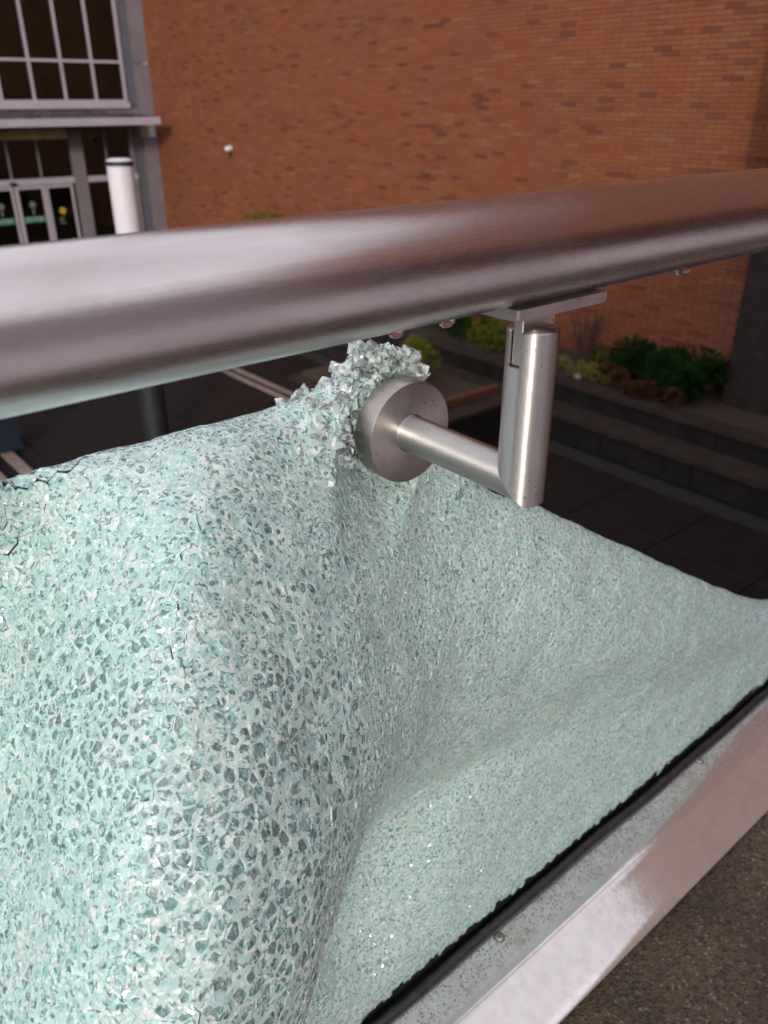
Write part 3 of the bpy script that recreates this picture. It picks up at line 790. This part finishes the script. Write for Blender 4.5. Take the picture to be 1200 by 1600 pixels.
# horizontal arm: local z runs along +Y of the world
bm = bmesh.new()
LA = .0925
st = []
for i in range(n_):
    a = 6.2832*i/n_; x, y_ = AR*math.cos(a), AR*math.sin(a)
    st.append((x, y_, max(-y_*0.9-.001, -.0095)))        # local y = world -z after the rotation
# rotation X by -90: local z -> +Y, local y -> -Z
rings(bm, [st, [(x, y_, .02) for x, y_, _ in circ(AR)], [(x, y_, LA-.003) for x, y_, _ in circ(AR)], [(x*1.04, y_*1.04, LA-.001) for x, y_, _ in circ(AR)], [(x*1.07, y_*1.07, LA) for x, y_, _ in circ(AR)]])
steelpart('arm', bm, 'arm', (TX, RY, AZ_), (R(-90), 0, 0))
# flange disc
DR, DT = .0335, .0165
bm = bmesh.new(); n2 = 96
def ring2(r, z): return [(r*math.cos(6.2832*i/n2), r*math.sin(6.2832*i/n2), z) for i in range(n2)]
rings(bm, [ring2(DR-.0010, 0), ring2(DR-.0003, .0003), ring2(DR, .0010), ring2(DR, DT-.0005), ring2(DR-.0005, DT)])
steelpart('flange_disc', bm, 'disc', (TX, RY+LA, AZ_), (R(-90), 0, 0))
bm = bmesh.new(); rings(bm, [ring2(DR-.004, 0), ring2(DR-.003, .0025)])
steelpart('rubber_washer', bm, 'rubber', (TX, RY+LA+DT+.0002, AZ_), (R(-90), 0, 0))
# saddle plate and tongue
bm = bmesh.new(); box(bm, .2945, .3640, RY-.0150, RY+.0150, -.0960, -.0900)
for v in bm.verts:
    if v.co.y > RY and v.co.z > -.093: v.co.z += 0
bmesh.ops.bevel(bm, geom=[e for e in bm.edges if abs(e.verts[0].co.z-e.verts[1].co.z) > .004 or all(v.co.z < -.095 for v in e.verts)], offset=.0012, segments=2, affect='EDGES')
build('saddle_plate', bm, M['plate'], bk)
bm = bmesh.new(); box(bm, .3125, .3375, RY-.0031, RY+.0031, -.1235, -.0962)
bmesh.ops.bevel(bm, geom=bm.edges[:], offset=.0005, segments=1, affect='EDGES')
build('tongue', bm, M['plate'], bk)
for sx_ in (.303, .355):
    bm = bmesh.new(); bmesh.ops.create_cone(bm, cap_ends=True, segments=20, radius1=.003, radius2=.004, depth=.0012, matrix=Matrix.Translation((sx_, RY, -.0966)))
    build('countersunk_screw', bm, M['screw'], bk)

# water drops
for (x, sz, lab) in ((.452, .0042, 'largest clear water drop hanging under the rail right of the bracket'),
                     (.258, .0030, 'flat water drop clinging under the rail left of the saddle plate'),
                     (.2275, .0026, 'small water drop under the rail above the crumpled glass')):
    bm = bmesh.new(); bmesh.ops.create_uvsphere(bm, u_segments=20, v_segments=14, radius=sz)
    for v in bm.verts:
        v.co.x *= 1.5
        if v.co.z > 0: v.co.z *= .35
    me = bpy.data.meshes.new('water_drop'); bm.to_mesh(me); bm.free()
    tag(link('water_drop', me, None, (M['water'],), True, (x, RY-.004, RZ-RR-.0001)), lab, 'water drop', 'water drops under the rail')

# ------------------------------------------------------------------ shattered laminated glass panel
D2 = lambda x, y_, z: Vector((x, y_, z))
bz = -.832
net = [
 # row 0: folded over beyond the crest
 [D2(-.30,.455,-.27), D2(-.05,.46,-.24), D2(.08,.465,-.225), D2(.135,.465,-.22), D2(.193,.46,-.218), D2(.25,.455,-.215), D2(.315,.44,-.20), D2(.375,.44,-.27), D2(.42,.435,-.33), D2(.52,.45,-.42), D2(.68,.47,-.55), D2(.98,.50,-.68), D2(1.20,.50,-.77), D2(1.5,.51,-.93)],
 # row 1: crest
 [D2(-.30,.405,-.215), D2(-.05,.405,-.185), D2(0.0881,0.4050,-0.1741), D2(0.1373,0.4020,-0.1699), D2(0.1932,0.4000,-0.1669), D2(0.2549,0.3980,-0.1679), D2(0.3293,0.3990,-0.1552), D2(0.3771,0.3980,-0.2028), D2(0.4229,0.3914,-0.2668), D2(0.4948,0.3956,-0.3093), D2(0.6487,0.4025,-0.4068), D2(0.9147,0.4235,-0.5741), D2(1.155,.445,-.716), D2(1.5,.465,-.862)],
 # row 2
 [D2(-.30,.385,-.26), D2(-.04,.398,-.235), D2(0.0800,0.4118,-0.2228), D2(0.1174,0.3673,-0.2035), D2(0.1539,0.3315,-0.1902), D2(0.2163,0.3407,-0.2036), D2(0.2758,0.3535,-0.2258), D2(0.3345,0.3644,-0.2539), D2(0.3682,0.3662,-0.2842), D2(0.4304,0.3628,-0.3250), D2(0.5339,0.3657,-0.3888), D2(0.7580,0.3845,-0.5268), D2(1.135,.42,-.708), D2(1.5,.44,-.838)],
 # row 3
 [D2(-.30,.38,-.31), D2(-.05,.398,-.28), D2(0.0617,0.3966,-0.2722), D2(0.0915,0.3364,-0.2431), D2(0.1208,0.2925,-0.2244), D2(0.1653,0.2909,-0.2370), D2(0.2239,0.3062,-0.2637), D2(0.3053,0.3304,-0.3130), D2(0.3568,0.3407,-0.3502), D2(0.4520,0.3527,-0.4103), D2(0.5720,0.3596,-0.4822), D2(0.7856,0.3733,-0.5882), D2(1.12,.407,-.714), D2(1.5,.42,-.822)],
 # row 4
 [D2(-.31,.38,-.37), D2(-.06,.40,-.34), D2(0.0392,0.3601,-0.3118), D2(0.0657,0.3024,-0.2796), D2(0.0928,0.2608,-0.2574), D2(0.1289,0.2534,-0.2670), D2(0.1803,0.2668,-0.2998), D2(0.2472,0.2884,-0.3581), D2(0.3645,0.3559,-0.4801), D2(0.4669,0.3701,-0.5188), D2(0.6254,0.3844,-0.5871), D2(0.8393,0.3868,-0.6675), D2(1.10,.398,-.732), D2(1.5,.405,-.814)],
 # row 5
 [D2(-.32,.38,-.44), D2(-.07,.40,-.40), D2(0.0169,0.3258,-0.3548), D2(0.0422,0.2745,-0.3190), D2(0.0673,0.2365,-0.2937), D2(0.0990,0.2248,-0.3004), D2(0.1343,0.2280,-0.3236), D2(0.1766,0.2424,-0.3811), D2(.21,.345,-.50), D2(.32,.410,-.60), D2(0.4243,0.3930,-0.6243), D2(0.6167,0.3900,-0.6897), D2(1.06,.391,-.758), D2(1.5,.393,-.812)],
 # row 6
 [D2(-.32,.38,-.52), D2(-.08,.40,-.47), D2(-0.0044,0.2880,-0.3902), D2(0.0197,0.2485,-0.3590), D2(0.0443,0.2188,-0.3379), D2(0.0709,0.2040,-0.3390), D2(0.0976,0.2048,-0.3594), D2(0.1273,0.2153,-0.4155), D2(.18,.355,-.60), D2(.29,.405,-.69), D2(0.4001,0.3870,-0.6958), D2(0.5879,0.3860,-0.7588), D2(1.02,.387,-.784), D2(1.5,.387,-.815)],
 # row 7
 [D2(-.32,.38,-.66), D2(-.11,.352,-.60), D2(-.02,.290,-.56), D2(.02,.270,-.56), D2(.05,.255,-.56), D2(.08,.258,-.58), D2(.11,.278,-.62), D2(.14,.310,-.65), D2(.20,.365,-.71), D2(.30,.383,-.76), D2(0.4226,0.3830,-0.7644), D2(0.6150,0.3830,-0.8031), D2(.99,.385,-.806), D2(1.5,.384,-.822)],
 # row 8: set in the channel
 [D2(-.32,.3845,bz), D2(-.11,.3845,bz), D2(-.03,.3845,bz), D2(.02,.3845,bz), D2(.06,.3845,bz), D2(.10,.3845,bz), D2(.14,.3845,bz), D2(.19,.3845,bz), D2(.25,.3845,bz), D2(.33,.3845,bz), D2(.46,.3845,bz), D2(.64,.3845,bz), D2(.95,.3845,bz), D2(1.5,.3845,bz)],
]
NET = np.array([[tuple(p) for p in r] for r in net])      # rows x cols x 3
def cr1(P, n):
    """Catmull-Rom (centripetal-ish tension) along axis 0, n samples per span"""
    out = []
    m = len(P)
    for i in range(m-1):
        p1, p2 = P[i], P[i+1]
        p0 = P[i-1] if i else 2*p1-p2
        p3 = P[i+2] if i+2 < m else 2*p2-p1
        d = np.linalg.norm(p2-p1, axis=-1, keepdims=True)+1e-9
        dm = np.linalg.norm(p1-p0, axis=-1, keepdims=True)+1e-9
        dp = np.linalg.norm(p3-p2, axis=-1, keepdims=True)+1e-9
        m1 = ((p1-p0)/dm*d+(p2-p1)*dm/d*1.0)*d/(dm+d)*1.0 if False else d*((p2-p1)/d*dm+(p1-p0)/dm*d)/(d+dm)
        m2 = d*((p2-p1)/d*dp+(p3-p2)/dp*d)/(d+dp)
        for k in range(n):
            t = k/n
            out.append((2*t**3-3*t**2+1)*p1+(t**3-2*t**2+t)*m1+(-2*t**3+3*t**2)*p2+(t**3-t**2)*m2)
    out.append(P[-1]); return np.array(out)
S = cr1(NET, 16); S = cr1(S.transpose(1, 0, 2), 16).transpose(1, 0, 2)
for _ in range(14):
    T = S.copy()
    T[1:-1, 1:-1] = (S[:-2, 1:-1]+S[2:, 1:-1]+S[1:-1, :-2]+S[1:-1, 2:])/4
    S = .5*S+.5*T
# the flange presses the sheet back behind its own plane
dd_ = np.hypot(S[..., 0]-TX, S[..., 2]-AZ_)
lim = .3835-.9*np.clip(dd_-(DR+.001), 0, 1)
S[..., 1] = np.where(dd_ < DR+.07, np.maximum(S[..., 1], lim), S[..., 1])
def normals(S):
    du = np.gradient(S, axis=1); dv = np.gradient(S, axis=0)
    n = np.cross(dv, du); n /= np.linalg.norm(n, axis=2, keepdims=True)+1e-12
    return n
N = normals(S)
if (N[60, 90] @ np.array((0, -1, .5))) < 0: N = -N
# ripples of the slack sheet
from mathutils import noise as mn
for i in range(S.shape[0]):
    fade = min(1, (S.shape[0]-1-i)/20)
    for j in range(S.shape[1]):
        p = Vector(S[i, j])
        S[i, j] += N[i, j]*fade*(.0020*mn.noise(p*22)+.0008*mn.noise(p*60))
N = normals(S)
if (N[60, 90] @ np.array((0, -1, .5))) < 0: N = -N
H_, W_ = S.shape[:2]
# area-weighted candidates, then dart throwing
c00, c10, c01, c11 = S[:-1, :-1], S[1:, :-1], S[:-1, 1:], S[1:, 1:]
area = np.linalg.norm(np.cross(c10-c00, c01-c00), axis=2)
prob = (area/area.sum()).ravel()
TOTAL = area.sum()
NC = int(TOTAL/(.0046**2)*2.2)
idx = rng.choice(len(prob), NC, p=prob)
ii, jj = idx//(W_-1), idx % (W_-1)
fu, fv = rng.random(NC), rng.random(NC)
def bil(G):
    return (G[ii, jj]*((1-fu)*(1-fv))[:, None]+G[ii+1, jj]*(fu*(1-fv))[:, None]+G[ii, jj+1]*((1-fu)*fv)[:, None]+G[ii+1, jj+1]*(fu*fv)[:, None])
PC = bil(S); NN = bil(N); NN /= np.linalg.norm(NN, axis=1, keepdims=True)
# local die size: varies in patches
RMIN = .0052
cell = RMIN
gridd = {}
keep = []
keyc = np.floor(PC/cell).astype(int)
szn = [.82+.75*max(0, min(1, .5+.9*mn.noise(Vector(p)*17))) for p in PC[::1]] if NC < 400000 else [1]*NC
for k in range(NC):
    kx, ky, kz = keyc[k]; p = PC[k]; r2 = (RMIN*szn[k]*(.95 if p[0] < .2 else .74))**2
    ok = True
    for a in (-1, 0, 1):
        for b in (-1, 0, 1):
            for c in (-1, 0, 1):
                for q in gridd.get((kx+a, ky+b, kz+c), ()):
                    e = PC[q]; dx, dy, dz = p[0]-e[0], p[1]-e[1], p[2]-e[2]
                    if dx*dx+dy*dy+dz*dz < r2: ok = False; break
                if not ok: break
            if not ok: break
        if not ok: break
    if ok:
        gridd.setdefault((kx, ky, kz), []).append(k); keep.append(k)
P = PC[keep]; Nn = NN[keep]; n = len(keep)
print('glass dice', n); scn['dice'] = n
kd = kdtree.KDTree(n)
for i, p in enumerate(P): kd.insert(p, i)
kd.balance()
# tangent frames
ref = np.array((.37, .21, .9)); U = np.cross(Nn, ref); U /= np.linalg.norm(U, axis=1, keepdims=True); Wv = np.cross(Nn, U)
Pl, Ul, Wl, Nl = P.tolist(), U.tolist(), Wv.tolist(), Nn.tolist()
OCT = [(math.cos(a*math.pi/4+.2)*.0115, math.sin(a*math.pi/4+.2)*.0115) for a in range(8)]
cells = []
for i in range(n):
    poly = OCT; px, py, pz = Pl[i]; ux, uy, uz = Ul[i]; wx, wy, wz = Wl[i]; nx_, ny_, nz_ = Nl[i]
    for (co_, j, d) in kd.find_n(Pl[i], 20):
        if j == i or d > .024: continue
        m = Nl[j]
        if m[0]*nx_+m[1]*ny_+m[2]*nz_ < -.5: continue
        dx, dy, dz = Pl[j][0]-px, Pl[j][1]-py, Pl[j][2]-pz
        a = dx*ux+dy*uy+dz*uz; b = dx*wx+dy*wy+dz*wz
        h = (a*a+b*b)*.5
        if h < 1e-9: continue
        new = []; k = len(poly); prev = poly[-1]; sp_ = prev[0]*a+prev[1]*b-h
        for cur in poly:
            sc_ = cur[0]*a+cur[1]*b-h
            if (sp_ <= 0) != (sc_ <= 0):
                t = sp_/(sp_-sc_); new.append((prev[0]+(cur[0]-prev[0])*t, prev[1]+(cur[1]-prev[1])*t))
            if sc_ <= 0: new.append(cur)
            prev, sp_ = cur, sc_
        poly = new
        if len(poly) < 3: break
    cells.append(poly)
TH_ = .0040
# choose the dice that show largest
score = []
for i in range(n):
    c = P[i] @ np.array(fwd); px = 600+1263*(P[i] @ np.array(rgt))/c; py = 800-1263*(P[i] @ np.array(upv))/c
    facing = -(Nn[i] @ P[i])/np.linalg.norm(P[i])
    poly = cells[i]; ar = 0
    for k in range(len(poly)): ar += poly[k-1][0]*poly[k][1]-poly[k][0]*poly[k-1][1]
    vis = 5 < px < 1195 and 5 < py < 1595 and facing > .3
    score.append(-(abs(ar)*max(facing, 0)/c**2) if vis else 1)
order = np.argsort(score); single = set(order[:300].tolist())
gp = empty('shattered_glass_panel', (.4, .3845, bz), 'pale aqua laminated glass panel shattered into dice and sagging like cloth below the rail', 'glass panel')
g0 = world_loc(gp)
def die(i, V, Fq, mi, off):
    poly = cells[i]; k = len(poly)
    if k < 3: return
    p = P[i]; u = U[i]; w_ = Wv[i]; nv = Nn[i]
    rad = math.sqrt(max(x*x+y_*y_ for x, y_ in poly))
    tl = .03 if p[0] < .2 else .06; tilt = (random.gauss(0, tl), random.gauss(0, tl)); lift = random.gauss(0, .00012)
    cf = math.exp(-((p[0]-.135)/.075)**2)*min(1, max(0, (-.175-p[2])/.07))      # the slack belly has the clearest dice
    ins = random.uniform(.62, .86) if random.random() < cf*.62 else random.uniform(.36, .72); ch = random.uniform(-.0001, .0001)
    ox, oy = random.gauss(0, .0003), random.gauss(0, .0003)
    base = len(V)
    P2 = np.array(poly)
    def ring(s_, h_, shift=0.0):
        q = P2*s_+np.array((ox, oy))*shift
        hh = h_+lift+q[:, 0]*tilt[0]+q[:, 1]*tilt[1]
        return p+q[:, :1]*u+q[:, 1:]*w_+hh[:, None]*nv-off
    # crack walls lean inwards, so one looks down their pale faces to a small clear bottom
    bs = random.uniform(.12, .55) if random.random() < (.70 if cf > .5 else .97) else random.uniform(.6, .85)
    thk = TH_*random.uniform(.7, 1.3)
    P2b = P2*(1+np.random.default_rng(i+7).uniform(-.3, .3, (k, 1)))*bs+np.array((random.gauss(0, .0008), random.gauss(0, .0008)))
    hb = P2b[:, 0]*0-thk
    V.extend((p+P2b[:, :1]*u+P2b[:, 1:]*w_+hb[:, None]*nv-off).tolist())
    rim = []
    for a_, b_ in poly:        # corners are shared by three dice: settle them on the planes of all three
        q = (Pl[i][0]+Ul[i][0]*a_+Wl[i][0]*b_, Pl[i][1]+Ul[i][1]*a_+Wl[i][1]*b_, Pl[i][2]+Ul[i][2]*a_+Wl[i][2]*b_)
        sx = sy = sz = 0.0
        for co_, j, d_ in kd.find_n(q, 3):
            m = Nl[j]; h = (Pl[j][0]-q[0])*m[0]+(Pl[j][1]-q[1])*m[1]+(Pl[j][2]-q[2])*m[2]
            sx += m[0]*h; sy += m[1]*h; sz += m[2]*h
        rim.append((q[0]+sx/3-off[0], q[1]+sy/3-off[1], q[2]+sz/3-off[2]))
    V.extend(rim)
    nx2 = np.roll(P2, -1, 0); P2 = P2*(1+np.random.default_rng(i).uniform(-.22, .12, (k, 1))); nx2 = np.roll(P2, -1, 0)                     # rounded corners on the clear skin
    P2 = np.stack((.86*P2+.14*nx2, .14*P2+.86*nx2), 1).reshape(-1, 2)
    V.extend(ring(ins, 0, 1).tolist())
    for q in range(k):
        q2 = (q+1) % k; a_ = base+k+q; b_ = base+k+q2; t0 = base+2*k
        Fq.append((a_, b_, base+q2, base+q)); mi.append(0)
        Fq.append((a_, b_, t0+2*q+1, t0+2*q)); mi.append(2)
        Fq.append((b_, t0+(2*q2), t0+2*q+1)); mi.append(2)
    Fq.append(tuple(base+2*k+q for q in range(2*k))); mi.append(1)
    Fq.append(tuple(base+q for q in range(k))); mi.append(3)
V, Fq, mi = [], [], []
pc = np.array(g0)
EDGE = [-.811+.007*mn.noise(Vector((P[i][0]*60, 3, 1))) for i in range(n)]      # ragged broken edge above the slot
for i in range(n):
    if i in single or P[i][2] < EDGE[i]: continue
    die(i, V, Fq, mi, pc)
me = bpy.data.meshes.new('glass_dice'); me.from_pydata(V, [], Fq); me.polygons.foreach_set('material_index', mi)
tag(link('glass_shard', me, gp, (M['fracture'], M['skin'], M['crackline'], M['clearbed'])), kind='stuff')
for i in sorted(single):
    V, Fq, mi = [], [], []
    die(i, V, Fq, mi, P[i])
    me = bpy.data.meshes.new('glass_shard'); me.from_pydata(V, [], Fq); me.polygons.foreach_set('material_index', mi)
    link('glass_shard', me, gp, (M['fracture'], M['skin'], M['crackline'], M['clearbed']), loc=Vector(P[i])-g0)
# interlayer film behind the dice, and the rear ply
def sheet(name, off, m, mat):
    G = S+N*off-np.array(g0)
    idx_ = np.arange(H_*W_).reshape(H_, W_)
    Fq = np.stack((idx_[:-1, :-1], idx_[:-1, 1:], idx_[1:, 1:], idx_[1:, :-1]), -1).reshape(-1, 4).tolist()
    me = bpy.data.meshes.new(name); me.from_pydata(G.reshape(-1, 3).tolist(), [], Fq)
    return link(name, me, gp, (mat,), True)
sheet('interlayer', -TH_-.0008, 0, M['interlayer'])
sheet('rear_ply', -TH_-.0062, 0, M['fracture'])

# crumpled chunks heaped round the clamp
def chunk(p, r, m='chunk', name='glass_chunk'):
    bm = bmesh.new()
    el = random.uniform(.8, 1.25)
    for _ in range(11):
        v = Vector((random.gauss(0, 1), random.gauss(0, 1), random.gauss(0, 1))).normalized()*r*random.uniform(.85, 1.05)
        v.x *= el; bm.verts.new(v)
    bmesh.ops.convex_hull(bm, input=bm.verts)
    bmesh.ops.delete(bm, geom=[v for v in bm.verts if not v.link_faces], context='VERTS')
    me = bpy.data.meshes.new(name); bm.to_mesh(me); bm.free()
    return link(name, me, gp, (M[m],), False, Vector(p)-g0)
for k in range(135):       # a rounded pile wrapping the top and the left of the flange
    ph = R(random.choice((random.uniform(35, 125), random.uniform(60, 215))))
    hgt = .017*max(0, math.sin(min(math.pi, max(0, (math.degrees(ph)-20)/1.9*math.pi/100))))
    rr_ = DR-.003+random.uniform(0, .004+hgt)
    chunk((TX+rr_*math.cos(ph), random.uniform(.381, .401), AZ_+rr_*math.sin(ph)), random.uniform(.0040, .0072), 'film' if random.random() < .06 else 'chunk')
kk = 0
for i in range(n):         # crumbs thinning out along the crest to the left and down the sheet
    p = P[i]
    if not (.205 < p[0] < .315 and p[2] > -.235 and p[1] > .30): continue
    f_ = (p[0]-.205)/.11*(1-max(0, -.185-p[2])/.05)
    if random.random() > .95*f_**2.4: continue
    q = p+Nn[i]*random.uniform(-.0020, .0015)
    chunk(q, random.uniform(.0036, .0066), 'film' if random.random() < .05 else 'chunk'); kk += 1
    if kk >= 155: break
